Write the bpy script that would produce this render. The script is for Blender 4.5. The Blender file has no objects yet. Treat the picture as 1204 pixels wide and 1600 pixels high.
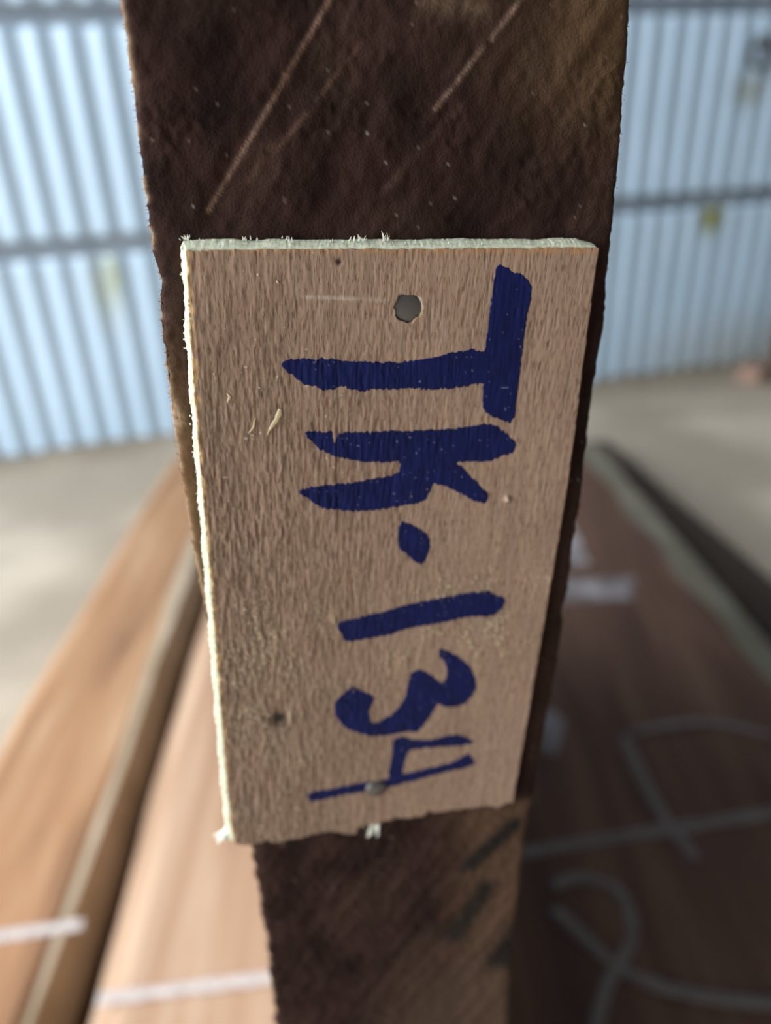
import bpy, bmesh, math, random
import numpy as np
from mathutils import Matrix, Vector

# ------------------------------------------------------------------ camera, sky, daylight, exposure
C = bpy.context.scene.collection
scene = bpy.context.scene
CAM_Z = 0.92
cam_data = bpy.data.cameras.new('camera')
cam = bpy.data.objects.new('camera', cam_data); C.objects.link(cam)
cam.matrix_world = Matrix(((0.99903576, 0.04390381, 0.0, 0.0),
                           (-0.02051859, 0.46690252, -0.88407071, 0.0),
                           (-0.03881408, 0.88321826, 0.46735316, CAM_Z),
                           (0, 0, 0, 1)))
cam_data.sensor_fit = 'VERTICAL'; cam_data.sensor_height = 36.0; cam_data.sensor_width = 27.09
cam_data.lens = 36.0 * 1180.0 / 1600.0
cam_data.clip_start = 0.005; cam_data.clip_end = 60
cam_data.dof.use_dof = True
cam_data.dof.focus_distance = 0.108
cam_data.dof.aperture_fstop = 9.3
scene.camera = cam

world = bpy.data.worlds.new('overcast_sky'); scene.world = world
world.use_nodes = True
bg = world.node_tree.nodes['Background']
bg.inputs['Color'].default_value = (0.92, 0.95, 1.0, 1)
bg.inputs['Strength'].default_value = 0.15

def area_light(name, loc, target, sx, sy, power, col):
    d = bpy.data.lights.new(name, 'AREA'); d.shape = 'RECTANGLE'; d.size = sx; d.size_y = sy
    d.energy = power; d.color = col
    o = bpy.data.objects.new(name, d); C.objects.link(o)
    o.location = loc
    o.rotation_euler = (Vector(target) - Vector(loc)).to_track_quat('-Z', 'Y').to_euler()
    return o
# daylight through the open left side of the shed
area_light('daylight_open_side', (-4.4, 0.4, 3.2), (0.3, 1.0, 0.1), 6.6, 3.2, 690.0, (0.95, 0.98, 1.0))
# added fill from front left for the tag face, no source seen there
area_light('front_left_fill', (-3.3, -3.2, 1.2), (0.0, 0.3, 0.8), 3.2, 2.0, 108.0, (0.95, 0.98, 1.0))

scene.view_settings.view_transform = 'Standard'
scene.view_settings.look = 'None'
scene.view_settings.gamma = 1.0
scene.view_settings.use_curve_mapping = False
scene.view_settings.exposure = 0.0
scene.cycles.max_bounces = 6

# ------------------------------------------------------------------ helpers
rng = np.random.RandomState(7)
random.seed(5)
TABLE = np.random.RandomState(3).rand(512, 512)

def vnoise(x, y, s=0):
    """value noise 0..1 on arrays"""
    x = np.asarray(x, float) + 37.3 * s; y = np.asarray(y, float) + 91.7 * s
    xi = np.floor(x).astype(int); yi = np.floor(y).astype(int)
    fx = x - xi; fy = y - yi
    fx = fx * fx * (3 - 2 * fx); fy = fy * fy * (3 - 2 * fy)
    x0 = xi % 512; x1 = (xi + 1) % 512; y0 = yi % 512; y1 = (yi + 1) % 512
    a = TABLE[x0, y0]; b = TABLE[x1, y0]; c = TABLE[x0, y1]; d = TABLE[x1, y1]
    return (a * (1 - fx) + b * fx) * (1 - fy) + (c * (1 - fx) + d * fx) * fy

def fbm(x, y, s=0, n=4):
    t = 0.0; amp = 0.5; tot = 0.0
    for k in range(n):
        t = t + amp * vnoise(x * 2 ** k, y * 2 ** k, s + 11 * k); tot += amp; amp *= 0.5
    return t / tot

def sstep(a, b, v):
    t = np.clip((v - a) / (b - a), 0, 1)
    return t * t * (3 - 2 * t)

def mesh_obj(name, verts, faces, material, parent=None, smooth=True, colors=None):
    me = bpy.data.meshes.new(name)
    verts = np.asarray(verts, dtype=np.float64).reshape(-1, 3)
    if isinstance(faces, np.ndarray):
        n, k = faces.shape
        me.vertices.add(len(verts)); me.vertices.foreach_set('co', verts.ravel())
        me.loops.add(n * k); me.polygons.add(n)
        me.loops.foreach_set('vertex_index', faces.astype(np.int32).ravel())
        me.polygons.foreach_set('loop_start', np.arange(0, n * k, k, dtype=np.int32))
        me.update(calc_edges=True); me.validate()
    else:
        me.from_pydata([tuple(v) for v in verts], [], [tuple(f) for f in faces])
    if smooth:
        me.polygons.foreach_set('use_smooth', np.ones(len(me.polygons), dtype=bool))
    if colors is not None:
        at = me.color_attributes.new('albedo', 'FLOAT_COLOR', 'POINT')
        c4 = np.ones((len(verts), 4), dtype=np.float32); c4[:, :3] = colors
        at.data.foreach_set('color', c4.ravel())
    me.materials.append(material)
    o = bpy.data.objects.new(name, me); C.objects.link(o)
    if parent is not None:
        o.parent = parent
    return o

def tag(o, label=None, cat=None, group=None, kind=None):
    if label: o['label'] = label
    if cat: o['category'] = cat
    if group: o['group'] = group
    if kind: o['kind'] = kind
    return o

def empty(name, mat=None):
    o = bpy.data.objects.new(name, None); C.objects.link(o)
    o.empty_display_size = 0.02
    if mat is not None: o.matrix_world = mat
    return o

def material(name, rough=0.8, color=None, spec=0.3, metal=0.0):
    m = bpy.data.materials.new(name); m.use_nodes = True
    b = m.node_tree.nodes['Principled BSDF']
    b.inputs['Roughness'].default_value = rough
    b.inputs['Specular IOR Level'].default_value = spec
    b.inputs['Metallic'].default_value = metal
    if color: b.inputs['Base Color'].default_value = (*color, 1)
    return m, m.node_tree, b

def add_bump(nt, b, scale=(1, 1, 1), noise=400, strength=0.3, dist=0.0002, detail=5):
    n = nt.nodes
    tc = n.new('ShaderNodeTexCoord'); mp = n.new('ShaderNodeMapping'); mp.inputs['Scale'].default_value = scale
    tx = n.new('ShaderNodeTexNoise'); tx.inputs['Scale'].default_value = noise; tx.inputs['Detail'].default_value = detail
    bp = n.new('ShaderNodeBump'); bp.inputs['Strength'].default_value = strength; bp.inputs['Distance'].default_value = dist
    nt.links.new(tc.outputs['Object'], mp.inputs['Vector']); nt.links.new(mp.outputs['Vector'], tx.inputs['Vector'])
    nt.links.new(tx.outputs['Fac'], bp.inputs['Height']); nt.links.new(bp.outputs['Normal'], b.inputs['Normal'])
    return tx

def attr_material(name, rough=0.8, spec=0.3, **bump):
    m, nt, b = material(name, rough, None, spec)
    a = nt.nodes.new('ShaderNodeVertexColor'); a.layer_name = 'albedo'
    nt.links.new(a.outputs['Color'], b.inputs['Base Color'])
    if bump: add_bump(nt, b, **bump)
    return m

def noise_material(name, stops, scale=(1, 1, 1), noise=8, detail=6, rough=0.8, spec=0.3, distort=0.0, bump=None):
    """colour ramp over object-space noise"""
    m, nt, b = material(name, rough, None, spec)
    n = nt.nodes
    tc = n.new('ShaderNodeTexCoord'); mp = n.new('ShaderNodeMapping'); mp.inputs['Scale'].default_value = scale
    tx = n.new('ShaderNodeTexNoise'); tx.inputs['Scale'].default_value = noise; tx.inputs['Detail'].default_value = detail
    tx.inputs['Distortion'].default_value = distort
    rp = n.new('ShaderNodeValToRGB')
    el = rp.color_ramp.elements
    while len(el) < len(stops): el.new(0.5)
    for e, (p, c) in zip(el, stops): e.position = p; e.color = (*c, 1)
    nt.links.new(tc.outputs['Object'], mp.inputs['Vector']); nt.links.new(mp.outputs['Vector'], tx.inputs['Vector'])
    nt.links.new(tx.outputs['Fac'], rp.inputs['Fac']); nt.links.new(rp.outputs['Color'], b.inputs['Base Color'])
    if bump:
        bp = n.new('ShaderNodeBump'); bp.inputs['Strength'].default_value = bump[0]; bp.inputs['Distance'].default_value = bump[1]
        nt.links.new(tx.outputs['Fac'], bp.inputs['Height']); nt.links.new(bp.outputs['Normal'], b.inputs['Normal'])
    return m

def box_mesh(x0, x1, y0, y1, z0, z1):
    v = [(x0, y0, z0), (x1, y0, z0), (x1, y1, z0), (x0, y1, z0), (x0, y0, z1), (x1, y0, z1), (x1, y1, z1), (x0, y1, z1)]
    f = [(0, 3, 2, 1), (4, 5, 6, 7), (0, 1, 5, 4), (1, 2, 6, 5), (2, 3, 7, 6), (3, 0, 4, 7)]
    return v, f

def bevelled_box(name, x0, x1, y0, y1, z0, z1, mat, parent=None, bev=0.003):
    bm = bmesh.new()
    v, f = box_mesh(x0, x1, y0, y1, z0, z1)
    vs = [bm.verts.new(p) for p in v]
    for q in f: bm.faces.new([vs[i] for i in q])
    bmesh.ops.bevel(bm, geom=bm.edges[:], offset=bev, segments=2, affect='EDGES', profile=0.5)
    me = bpy.data.meshes.new(name); bm.to_mesh(me); bm.free()
    me.materials.append(mat)
    o = bpy.data.objects.new(name, me); C.objects.link(o)
    if parent is not None: o.parent = parent
    return o

def inside(px, py, poly):
    """even-odd test of arrays against a polygon"""
    r = np.zeros(px.shape, bool)
    n = len(poly)
    for i in range(n):
        x0, y0 = poly[i]; x1, y1 = poly[(i + 1) % n]
        if y0 == y1: continue
        c = (y0 > py) != (y1 > py)
        r ^= c & (px < (x1 - x0) * (py - y0) / (y1 - y0) + x0)
    return r

def hairs(name, roots, dirs, lens, rads, mat, parent, bend=0.3):
    """thin three-sided fibres as one mesh of loose splinters"""
    V = []; F = []
    for p, d, L, rd in zip(roots, dirs, lens, rads):
        p = Vector(p); d = Vector(d).normalized()
        a = d.orthogonal().normalized(); b2 = d.cross(a)
        side = (a * random.uniform(-1, 1) + b2 * random.uniform(-1, 1)) * bend * L
        base = len(V)
        for t, w in ((0, 1.0), (0.55, 0.8), (1.0, 0.15)):
            c = p + d * (L * t) + side * t * t
            for k in range(3):
                an = 2.094 * k
                V.append(tuple(c + (a * math.cos(an) + b2 * math.sin(an)) * rd * w))
        for s in (0, 3):
            for k in range(3):
                k2 = (k + 1) % 3
                F.append((base + s + k, base + s + k2, base + s + 3 + k2, base + s + 3 + k))
        F.append((base + 6, base + 7, base + 8))
    return mesh_obj(name, V, F, mat, parent, smooth=False)

# frame of the plywood tag: local x across, y up, z out of the face (metres)
R_AX = Vector((0.98249884, 0.17192931, -0.07166826))
UP_AX = Vector((0.07120053, 0.00889369, 0.99742237))
N_AX = Vector((0.17212354, -0.98506914, -0.00350342))
TAG_P = Vector((-0.02537602, 0.10717103, 0.90461155))
def frame(origin):
    return Matrix(((R_AX.x, UP_AX.x, N_AX.x, origin.x), (R_AX.y, UP_AX.y, N_AX.y, origin.y),
                   (R_AX.z, UP_AX.z, N_AX.z, origin.z), (0, 0, 0, 1)))
# ------------------------------------------------------------------ floor
PILE_TOP = 0.14
def build_floor():
    xs = np.linspace(-4.5, 4.5, 181); ys = np.linspace(-3.5, 4.5, 161)
    X, Y = np.meshgrid(xs, ys, indexing='ij')
    b = fbm(X * 2.2, Y * 2.2, 4, 4); s = fbm(X * 7, Y * 7, 9, 3)
    Z = (fbm(X * 1.5, Y * 1.5, 2, 3) - 0.5) * 0.012
    base = np.array([0.61, 0.53, 0.43])
    dark = np.array([0.40, 0.345, 0.275])
    t = np.clip((b - 0.44) * 3.4 + (s - 0.5) * 1.4 + 0.1, 0, 1)[..., None]
    col = dark * (1 - t) + base * t
    # darker, slightly raised band along the foot of the wall
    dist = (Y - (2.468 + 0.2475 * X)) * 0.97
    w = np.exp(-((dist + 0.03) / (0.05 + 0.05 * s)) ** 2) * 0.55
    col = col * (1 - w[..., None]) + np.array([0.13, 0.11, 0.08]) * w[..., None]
    Z = Z + 0.03 * np.exp(-((dist + 0.02) / 0.07) ** 2) * (0.4 + s)
    Z = np.where((np.abs(X) < 0.85) & (Y > -0.6) & (Y < 2.1), np.minimum(Z, -0.001), Z)
    n0, n1 = X.shape
    idx = np.arange(n0 * n1).reshape(n0, n1)
    F = np.stack([idx[:-1, :-1], idx[1:, :-1], idx[1:, 1:], idx[:-1, 1:]], -1).reshape(-1, 4)
    m = attr_material('packed_earth', 0.95, 0.1, noise=60, strength=0.5, dist=0.004)
    o = mesh_obj('floor', np.stack([X, Y, Z], -1).reshape(-1, 3), F, m, colors=col.reshape(-1, 3))
    tag(o, kind='structure')
build_floor()

# ------------------------------------------------------------------ corrugated wall: two courses of sheets over dark girts
WA = math.atan2(0.2475, 1.0)
WALL_O = Vector((-1.19, 2.173, 0.0))
wall = empty('wall_back', Matrix.Translation(WALL_O) @ Matrix.Rotation(WA, 4, 'Z'))
tag(wall, kind='structure')
sheet_mat = attr_material('galvanised_sheet', 0.34, 0.6)
PITCH = 0.0795
def corrugated_sheet(s0, s1, z0, z1, y0, phase):
    """local x along the wall, y away from the viewer"""
    xs = np.arange(s0, s1 + 1e-6, PITCH / 12); zs = np.linspace(z0, z1, 28)
    S, Z = np.meshgrid(xs, zs, indexing='ij')
    ph = 2 * np.pi * (S / PITCH) + phase
    Yf = y0 - 0.0068 * np.cos(ph) - 0.0016 * np.cos(2 * ph) + 0.004 * np.sin(S * 3.1)
    base = np.array([0.58, 0.77, 0.96])
    v = fbm(S * 2.3, Z * 2.6, 5, 4)[..., None]
    col = base * (0.86 + 0.26 * v)
    col = col * (1 - 0.24 * sstep(0.55, 1.0, -np.cos(ph))[..., None])          # valley shade darkened into the colour
    def stain(cs, cz, ws, wz, rgb, k):
        nonlocal col
        n = fbm(S * 14, Z * 9, 21, 3)
        w = np.exp(-((S - cs) / ws) ** 4 - ((Z - cz) / wz) ** 2) * k * np.clip(0.5 + n, 0, 1)
        w = np.clip(w, 0, 1)[..., None]
        col = col * (1 - w) + np.array(rgb) * w
    stain(2.44, 0.555, 0.050, 0.050, (0.26, 0.27, 0.07), 1.1)
    stain(2.00, 0.50, 0.035, 0.10, (0.42, 0.50, 0.34), 0.7)
    stain(0.445, 0.53, 0.018, 0.055, (0.33, 0.36, 0.12), 1.0)
    stain(0.41, 0.50, 0.04, 0.09, (0.52, 0.58, 0.42), 0.7)
    stain(2.50, 0.94, 0.07, 0.05, (0.30, 0.32, 0.27), 0.8)
    mud = sstep(0.30, 0.0, Z) * sstep(1.9, 2.7, S) * 0.55
    col = col * (1 - mud[..., None]) + np.array([0.40, 0.36, 0.25]) * mud[..., None]
    n0, n1 = S.shape
    idx = np.arange(n0 * n1).reshape(n0, n1)
    F = np.stack([idx[:-1, :-1], idx[1:, :-1], idx[1:, 1:], idx[:-1, 1:]], -1).reshape(-1, 4)
    P = np.stack([S, Yf, Z], -1).reshape(-1, 3)
    Pb = P + np.array([0, 0.0012, 0])
    Fb = F[:, ::-1] + len(P)
    edge = np.concatenate([idx[:, 0], idx[-1, 1:], idx[-2::-1, -1], idx[0, -2:0:-1]])
    e2 = np.roll(edge, -1)
    Fs = np.stack([edge, edge + len(P), e2 + len(P), e2], -1)
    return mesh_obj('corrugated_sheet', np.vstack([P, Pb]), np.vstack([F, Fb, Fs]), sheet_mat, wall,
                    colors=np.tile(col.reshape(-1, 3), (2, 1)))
SW = PITCH * 10
for k in range(-2, 5):
    s0 = k * SW + 0.05
    ph = 2 * np.pi * -0.05 / PITCH
    corrugated_sheet(s0, s0 + SW + PITCH * 0.5, 0.012, 0.590, 0.000 + 0.0016 * (k % 2), ph - 0.4)
    corrugated_sheet(s0, s0 + SW + PITCH * 0.5, 0.641, 1.146, -0.004 + 0.0016 * (k % 2), ph)
    corrugated_sheet(s0, s0 + SW + PITCH * 0.5, 1.192, 2.05, -0.008 + 0.0016 * (k % 2), ph + 0.5)
girt_mat = noise_material('weathered_girt', [(0.3, (0.24, 0.30, 0.37)), (0.7, (0.34, 0.40, 0.47))], noise=9, rough=0.8)
for z in (0.04, 0.616, 1.171, 1.98):
    v, f = box_mesh(-1.8, 4.2, 0.018, 0.075, z - 0.055, z + 0.055)
    mesh_obj('girt', v, f, girt_mat, wall, smooth=False)

# ------------------------------------------------------------------ things standing at the wall
def wall_point(s, z=0.0, out=0.0):
    return wall.matrix_world @ Vector((s, -out, z))
post_mat = noise_material('old_post_wood', [(0.3, (0.10, 0.075, 0.06)), (0.7, (0.20, 0.155, 0.12))], scale=(6, 6, 1), noise=9, rough=0.9)
def wall_post():
    root = empty('timber_post', Matrix.Translation(wall_point(2.79, 0, 0.085)) @ Matrix.Rotation(WA, 4, 'Z'))
    tag(root, 'short brown timber post standing on the floor against the corrugated wall', 'post')
    bevelled_box('shaft', -0.055, 0.055, -0.05, 0.05, 0.0, 0.60, post_mat, root, 0.006)
    bevelled_box('cap', -0.062, 0.062, -0.056, 0.056, 0.60, 0.625, post_mat, root, 0.005)
wall_post()
brick_mat = noise_material('red_brick', [(0.3, (0.36, 0.22, 0.17)), (0.7, (0.46, 0.31, 0.25))], noise=30, rough=0.95)
bk = bevelled_box('brick', -0.06, 0.06, -0.04, 0.04, 0, 0.05, brick_mat, None, 0.006)
bk.matrix_world = Matrix.Translation(wall_point(2.60, 0.0, 0.14)) @ Matrix.Rotation(0.9, 4, 'Z')
tag(bk, 'pinkish red brick lying on the floor beside the short brown post', 'brick')

def hanging_loop():
    V = []; F = []; n, m = 32, 8; R, r = 0.042, 0.0075
    for i in range(n):
        a = 2 * math.pi * i / n
        for k in range(m):
            p = 2 * math.pi * k / m
            q = R + r * math.cos(p)
            V.append((q * math.cos(a), r * math.sin(p), q * math.sin(a) * (1.0 + 0.12 * math.sin(a))))
    for i in range(n):
        for k in range(m):
            F.append((i * m + k, ((i + 1) % n) * m + k, ((i + 1) % n) * m + (k + 1) % m, i * m + (k + 1) % m))
    rm = noise_material('dark_rope', [(0.3, (0.08, 0.085, 0.09)), (0.7, (0.15, 0.155, 0.16))], noise=200, rough=0.9)
    root = empty('hanging_loop', Matrix.Translation(wall_point(2.505, 1.035, 0.022)) @ Matrix.Rotation(WA, 4, 'Z'))
    tag(root, 'small dark loop hanging high on the corrugated wall', 'loop')
    mesh_obj('loop', V, F, rm, root)
    V = []; F = []
    for i in range(9):
        t = i / 8
        for k in range(8):
            p = 2 * math.pi * k / 8
            V.append((-0.045 + 0.14 * t, r * 1.1 * math.cos(p) - 0.012, 0.022 + r * 1.1 * math.sin(p) + 0.01 * math.sin(3 * t)))
    for i in range(8):
        for k in range(8):
            F.append((i * 8 + k, i * 8 + 8 + k, i * 8 + 8 + (k + 1) % 8, i * 8 + (k + 1) % 8))
    F += [tuple(range(8)), tuple(range(71, 63, -1))]
    mesh_obj('cross_tie', V, F, rm, root)
hanging_loop()

# ------------------------------------------------------------------ pile of wide boards lying on the floor
def board(name, xl, xr, y0, y1, mat, ztop=PILE_TOP, seed=0, wob=0.007, bottom=0.0, sap=None, sapmat=None):
    """thick live-edged board; xl / xr give edge x at (near, far)"""
    ys = np.linspace(y0, y1, 70)
    t = (ys - y0) / (y1 - y0)
    XL = xl[0] + (xl[1] - xl[0]) * t + (fbm(ys * 5, ys * 0, seed, 3) - 0.5) * 2 * wob
    XR = xr[0] + (xr[1] - xr[0]) * t + (fbm(ys * 5, ys * 0 + 3, seed + 5, 3) - 0.5) * 2 * wob
    prof = []      # cross-section ring: fraction across, height
    na = 9
    H = ztop - bottom
    ring = [(0.0, 0.15 * H), (0.0, 0.55 * H), (0.004, 0.9 * H)] + [(i / na, H) for i in range(1, na)] + \
           [(0.996, 0.9 * H), (1.0, 0.55 * H), (1.0, 0.15 * H), (0.985, 0.0), (0.015, 0.0)]
    V = []
    for j, y in enumerate(ys):
        for (u, h) in ring:
            x = XL[j] + (XR[j] - XL[j]) * u
            bulge = 0.005 if h == 0.55 * H else 0
            x += -bulge if u == 0.0 else (bulge if u == 1.0 else 0)
            V.append((x, y, bottom + h))
    n = len(ring); F = []
    for j in range(len(ys) - 1):
        for k in range(n):
            k2 = (k + 1) % n
            F.append((j * n + k, (j + 1) * n + k, (j + 1) * n + k2, j * n + k2))
    F.append(tuple(range(n))); F.append(tuple(reversed(range((len(ys) - 1) * n, len(ys) * n))))
    root = empty(name, Matrix.Translation((float(xl[0] + xr[0]) / 2, y0, bottom)))
    root['kind'] = 'thing'
    off = np.array(root.location)
    mesh_obj('plank_body', np.array(V) - off, F, mat, root, smooth=False)
    for side, w, sm in (sap or []):
        XE = XL if side < 0 else XR
        V = []; F = []
        for j, y in enumerate(ys):
            ww = w * (0.12 + 0.98 * t[j] if side > 0 and w < 0.04 else 1.0) * (0.7 + 0.6 * float(vnoise(y * 8, 0.3, seed + 3)))
            e = XE[j]; i = e - side * ww
            V += [(e, y, ztop - 0.012), (e - side * 0.004, y, ztop + 0.0012), (i, y, ztop + 0.0012), (i, y, ztop - 0.002), (e + side * 0.013, y, ztop - 0.065)]
        for j in range(len(ys) - 1):
            a = j * 5; b = a + 5
            for p, q in ((4, 0), (0, 1), (1, 2), (2, 3)):
                F.append((a + p, a + q, b + q, b + p))
        mesh_obj('sapwood_edge', np.array(V) - off, F, sm, root, smooth=False)
    return root

def wood(name, a, b, c, seed=0, scale=(9, 0.9, 9)):
    return noise_material(name, [(0.30, a), (0.52, b), (0.72, c)], scale=scale, noise=2.2, detail=5, rough=0.85, spec=0.15, distort=0.8)
orange_wood = wood('orange_brown_wood', (0.26, 0.145, 0.085), (0.43, 0.245, 0.135), (0.55, 0.37, 0.235))
tan_wood = wood('tan_wood', (0.31, 0.20, 0.135), (0.47, 0.31, 0.21), (0.58, 0.43, 0.315))
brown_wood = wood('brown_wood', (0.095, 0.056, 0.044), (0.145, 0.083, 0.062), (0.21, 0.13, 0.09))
sap_mat = noise_material('pale_sapwood', [(0.3, (0.36, 0.29, 0.20)), (0.7, (0.56, 0.46, 0.35))], noise=9, rough=0.9)
grey_sap = noise_material('greyed_sapwood', [(0.3, (0.135, 0.125, 0.095)), (0.7, (0.205, 0.19, 0.15))], noise=9, rough=0.9)

def ribbon(name, parent, pts, width, mat, z=PILE_TOP + 0.0006, thick=0.0006, seed=1):
    z += 0.0005 * seed
    """a chalk stroke: thin worn ribbon lying on the board"""
    P = [Vector((*p, 0)) for p in pts]
    dense = []
    for i in range(len(P) - 1):
        n = max(4, int((P[i + 1] - P[i]).length / 0.008))
        for k in range(n):
            t = k / n
            p0 = P[max(i - 1, 0)]; p1 = P[i]; p2 = P[i + 1]; p3 = P[min(i + 2, len(P) - 1)]
            dense.append(0.5 * (2 * p1 + (p2 - p0) * t + (2 * p0 - 5 * p1 + 4 * p2 - p3) * t * t + (3 * p1 - p0 - 3 * p2 + p3) * t ** 3))
    dense.append(P[-1])
    V = []; F = []
    for i, p in enumerate(dense):
        d = (dense[min(i + 1, len(dense) - 1)] - dense[max(i - 1, 0)]).normalized()
        nrm = Vector((-d.y, d.x, 0))
        w = width * 0.5 * (0.85 + 0.3 * float(vnoise(i * 0.7, seed * 1.3, seed)))
        for s, h in ((-1, z - 0.0005), (-0.8, z + thick), (0.8, z + thick), (1, z - 0.0005)):
            q = p + nrm * w * s
            V.append((q.x, q.y, h))
    for i in range(len(dense) - 1):
        for k in range(3):
            F.append((i * 4 + k, i * 4 + k + 1, i * 4 + k + 5, i * 4 + k + 4))
    return mesh_obj(name, np.array(V) - np.array(parent.location), F, mat, parent)
chalk = noise_material('chalk', [(0.35, (0.50, 0.47, 0.46)), (0.65, (0.72, 0.68, 0.68))], noise=120, rough=1.0, spec=0.05)
faint_chalk = noise_material('faint_chalk', [(0.35, (0.19, 0.165, 0.155)), (0.65, (0.28, 0.25, 0.235))], noise=120, rough=1.0, spec=0.05)

bA = board('wood_board', (-0.585, -0.56), (-0.350, -0.394), -0.30, 1.82, orange_wood, seed=2, sap=[(1, 0.030, sap_mat)])
tag(bA, 'orange brown board with a pale edge and one chalk line, by the bright floor', 'board')
ribbon('chalk_line', bA, [(-0.57, 0.508), (-0.442, 0.522), (-0.354, 0.532)], 0.013, chalk, seed=2)
bB = board('wood_board', (-0.306, -0.352), (0.062, -0.072), -0.30, 1.86, tan_wood, seed=5)
tag(bB, 'light tan board with one chalk line, under the upright dark slab', 'board')
ribbon('chalk_line', bB, [(-0.311, 0.449), (-0.22, 0.457), (-0.147, 0.463), (-0.114, 0.466)], 0.012, chalk, seed=4)
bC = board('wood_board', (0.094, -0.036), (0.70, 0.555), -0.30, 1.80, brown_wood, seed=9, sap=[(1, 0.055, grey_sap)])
tag(bC, 'wide brown shaded board covered with loose chalk strokes, beside the upright dark slab', 'board')
shadow_board = board('wood_board', (0.745, 0.585), (1.02, 0.66), -0.30, 2.02, wood('shadow_band_dark', (0.045, 0.036, 0.030), (0.07, 0.053, 0.043), (0.11, 0.075, 0.058)), ztop=0.055, seed=14)  # dark board added to fill the pile's shadow band on the floor
tag(shadow_board, 'low dark board added in place of the floor shadow beside the wide shaded board', 'board')
for pts, w, sd in (([(0.105, 0.592), (0.163, 0.60), (0.30, 0.618), (0.458, 0.639), (0.60, 0.658)], 0.015, 1),
                   ([(0.318, 0.777), (0.319, 0.708), (0.327, 0.637), (0.344, 0.578)], 0.014, 2),
                   ([(0.17, 0.552), (0.20, 0.561), (0.235, 0.549), (0.246, 0.520), (0.236, 0.482), (0.203, 0.445), (0.177, 0.40)], 0.013, 3),
                   ([(0.165, 0.525), (0.189, 0.492), (0.214, 0.461), (0.263, 0.434), (0.353, 0.417), (0.45, 0.41)], 0.013, 4),
                   ([(0.33, 0.782), (0.437, 0.795), (0.517, 0.765)], 0.014, 5)):
    ribbon('chalk_stroke', bC, pts, w, faint_chalk, seed=sd)
pale_paint = noise_material('worn_pale_paint', [(0.35, (0.20, 0.18, 0.18)), (0.65, (0.42, 0.39, 0.41))], noise=25, rough=1.0, spec=0.05)
def paint_patch(pts, seed):
    n = 40; V = [];
    cx = sum(p[0] for p in pts) / len(pts); cy = sum(p[1] for p in pts) / len(pts)
    ring = []
    for i in range(len(pts)):
        a = Vector(pts[i]); b = Vector(pts[(i + 1) % len(pts)])
        for k in range(8):
            q = a.lerp(b, k / 8)
            j = 1 + 0.12 * (float(vnoise(i * 3 + k * 0.5, seed, seed)) - 0.5)
            ring.append((cx + (q.x - cx) * j, cy + (q.y - cy) * j))
    m = len(ring)
    V = [(x, y, PILE_TOP + 0.0012) for x, y in ring] + [(x, y, PILE_TOP + 0.0001) for x, y in ring]
    F = [tuple(range(m))] + [(i, i + m, (i + 1) % m + m, (i + 1) % m) for i in range(m)]
    mesh_obj('paint_patch', np.array(V) - np.array(bC.location), F, pale_paint, bC, smooth=False)
paint_patch([(0.19, 1.21), (0.385, 1.225), (0.385, 1.38), (0.19, 1.40)], 2)
paint_patch([(0.19, 1.105), (0.43, 1.105), (0.45, 1.17), (0.19, 1.185)], 3)
paint_patch([(0.19, 0.76), (0.218, 0.75), (0.241, 0.807), (0.232, 0.834), (0.19, 0.84)], 4)
# ------------------------------------------------------------------ upright dark slab: rough sawn end face, long body
def lerp_table(t, tab):
    return np.interp(t, [a for a, b in tab], [b for a, b in tab])
LEFT = [(-60, -6.0), (-28.3, -5.55), (-18.8, -5.2), (4.75, -4.5), (25.8, -4.3), (47.4, -3.2), (60.4, -2.1), (90, 0.3), (123.8, 2.8), (162, 5.1), (189, 5.75), (230, 8), (800, 37)]
RIGHT = [(-60, 60.6), (-31.9, 61.2), (-16.6, 62.7), (13.1, 65.0), (21.7, 64.9), (48.7, 66.3), (83.2, 66.9), (119, 66.7), (130.5, 66.2), (180, 68.3), (210, 70.8), (800, 95)]
SLAB_OFF = 0.0036
T_BOT = (TAG_P.z - N_AX.z * SLAB_OFF - PILE_TOP) / 0.99742237 * 1000     # mm below the tag corner
rows = np.concatenate([np.arange(-60, 215, 0.40), np.linspace(215, T_BOT, 60)])
NU = 190
U = np.linspace(0, 1, NU)
T, UU = np.meshgrid(rows, U, indexing='ij')
def edge_jag(t, s):
    fine = (fbm(t * 1.6, t * 0 + s, s, 3) - 0.5) * 0.55
    chip = -np.clip(vnoise(t * 0.16, t * 0 + 2 * s, s + 3) - 0.72, 0, 1) * 3.2
    return fine + chip
scal = sstep(115, 128, rows) * (np.abs(np.sin(rows * 0.42 + 5 * vnoise(rows * 0.16, rows * 0, 8))) - 0.5) * (0.2 + 1.1 * vnoise(rows * 0.22, rows * 0, 18))
XLr = lerp_table(rows, LEFT) - edge_jag(rows, 1) - scal
XRr = lerp_table(rows, RIGHT) + edge_jag(rows, 4) * 0.55
Xs = XLr[:, None] + (XRr - XLr)[:, None] * UU
# relief in mm: coarse saw furrows running diagonally, torn patches, small pits
diag = Xs * 0.87 + (-T) * -0.50          # across the furrows
along = Xs * 0.50 + (-T) * 0.87
rel = (fbm(diag / 3.0, along / 14.0, 2, 4) - 0.5) * 0.9 + (fbm(Xs / 1.3, T / 1.3, 6, 4) - 0.5) * 0.55
torn = sstep(0.50, 0.70, fbm(Xs / 14.0, T / 14.0, 12, 3))
rel = rel + torn * (fbm(Xs / 0.7, T / 0.7, 14, 3) - 0.5) * 0.8
rim = np.minimum(UU, 1 - UU) * 62
rel = rel - 0.7 * np.exp(-rim / 0.35) - 0.25 * np.exp(-rim / 1.5)
under = (Xs > -3) & (Xs < 62) & (T > -4) & (T < 122)
rel = np.where(under, np.minimum(rel, 0.25), rel)
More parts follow.
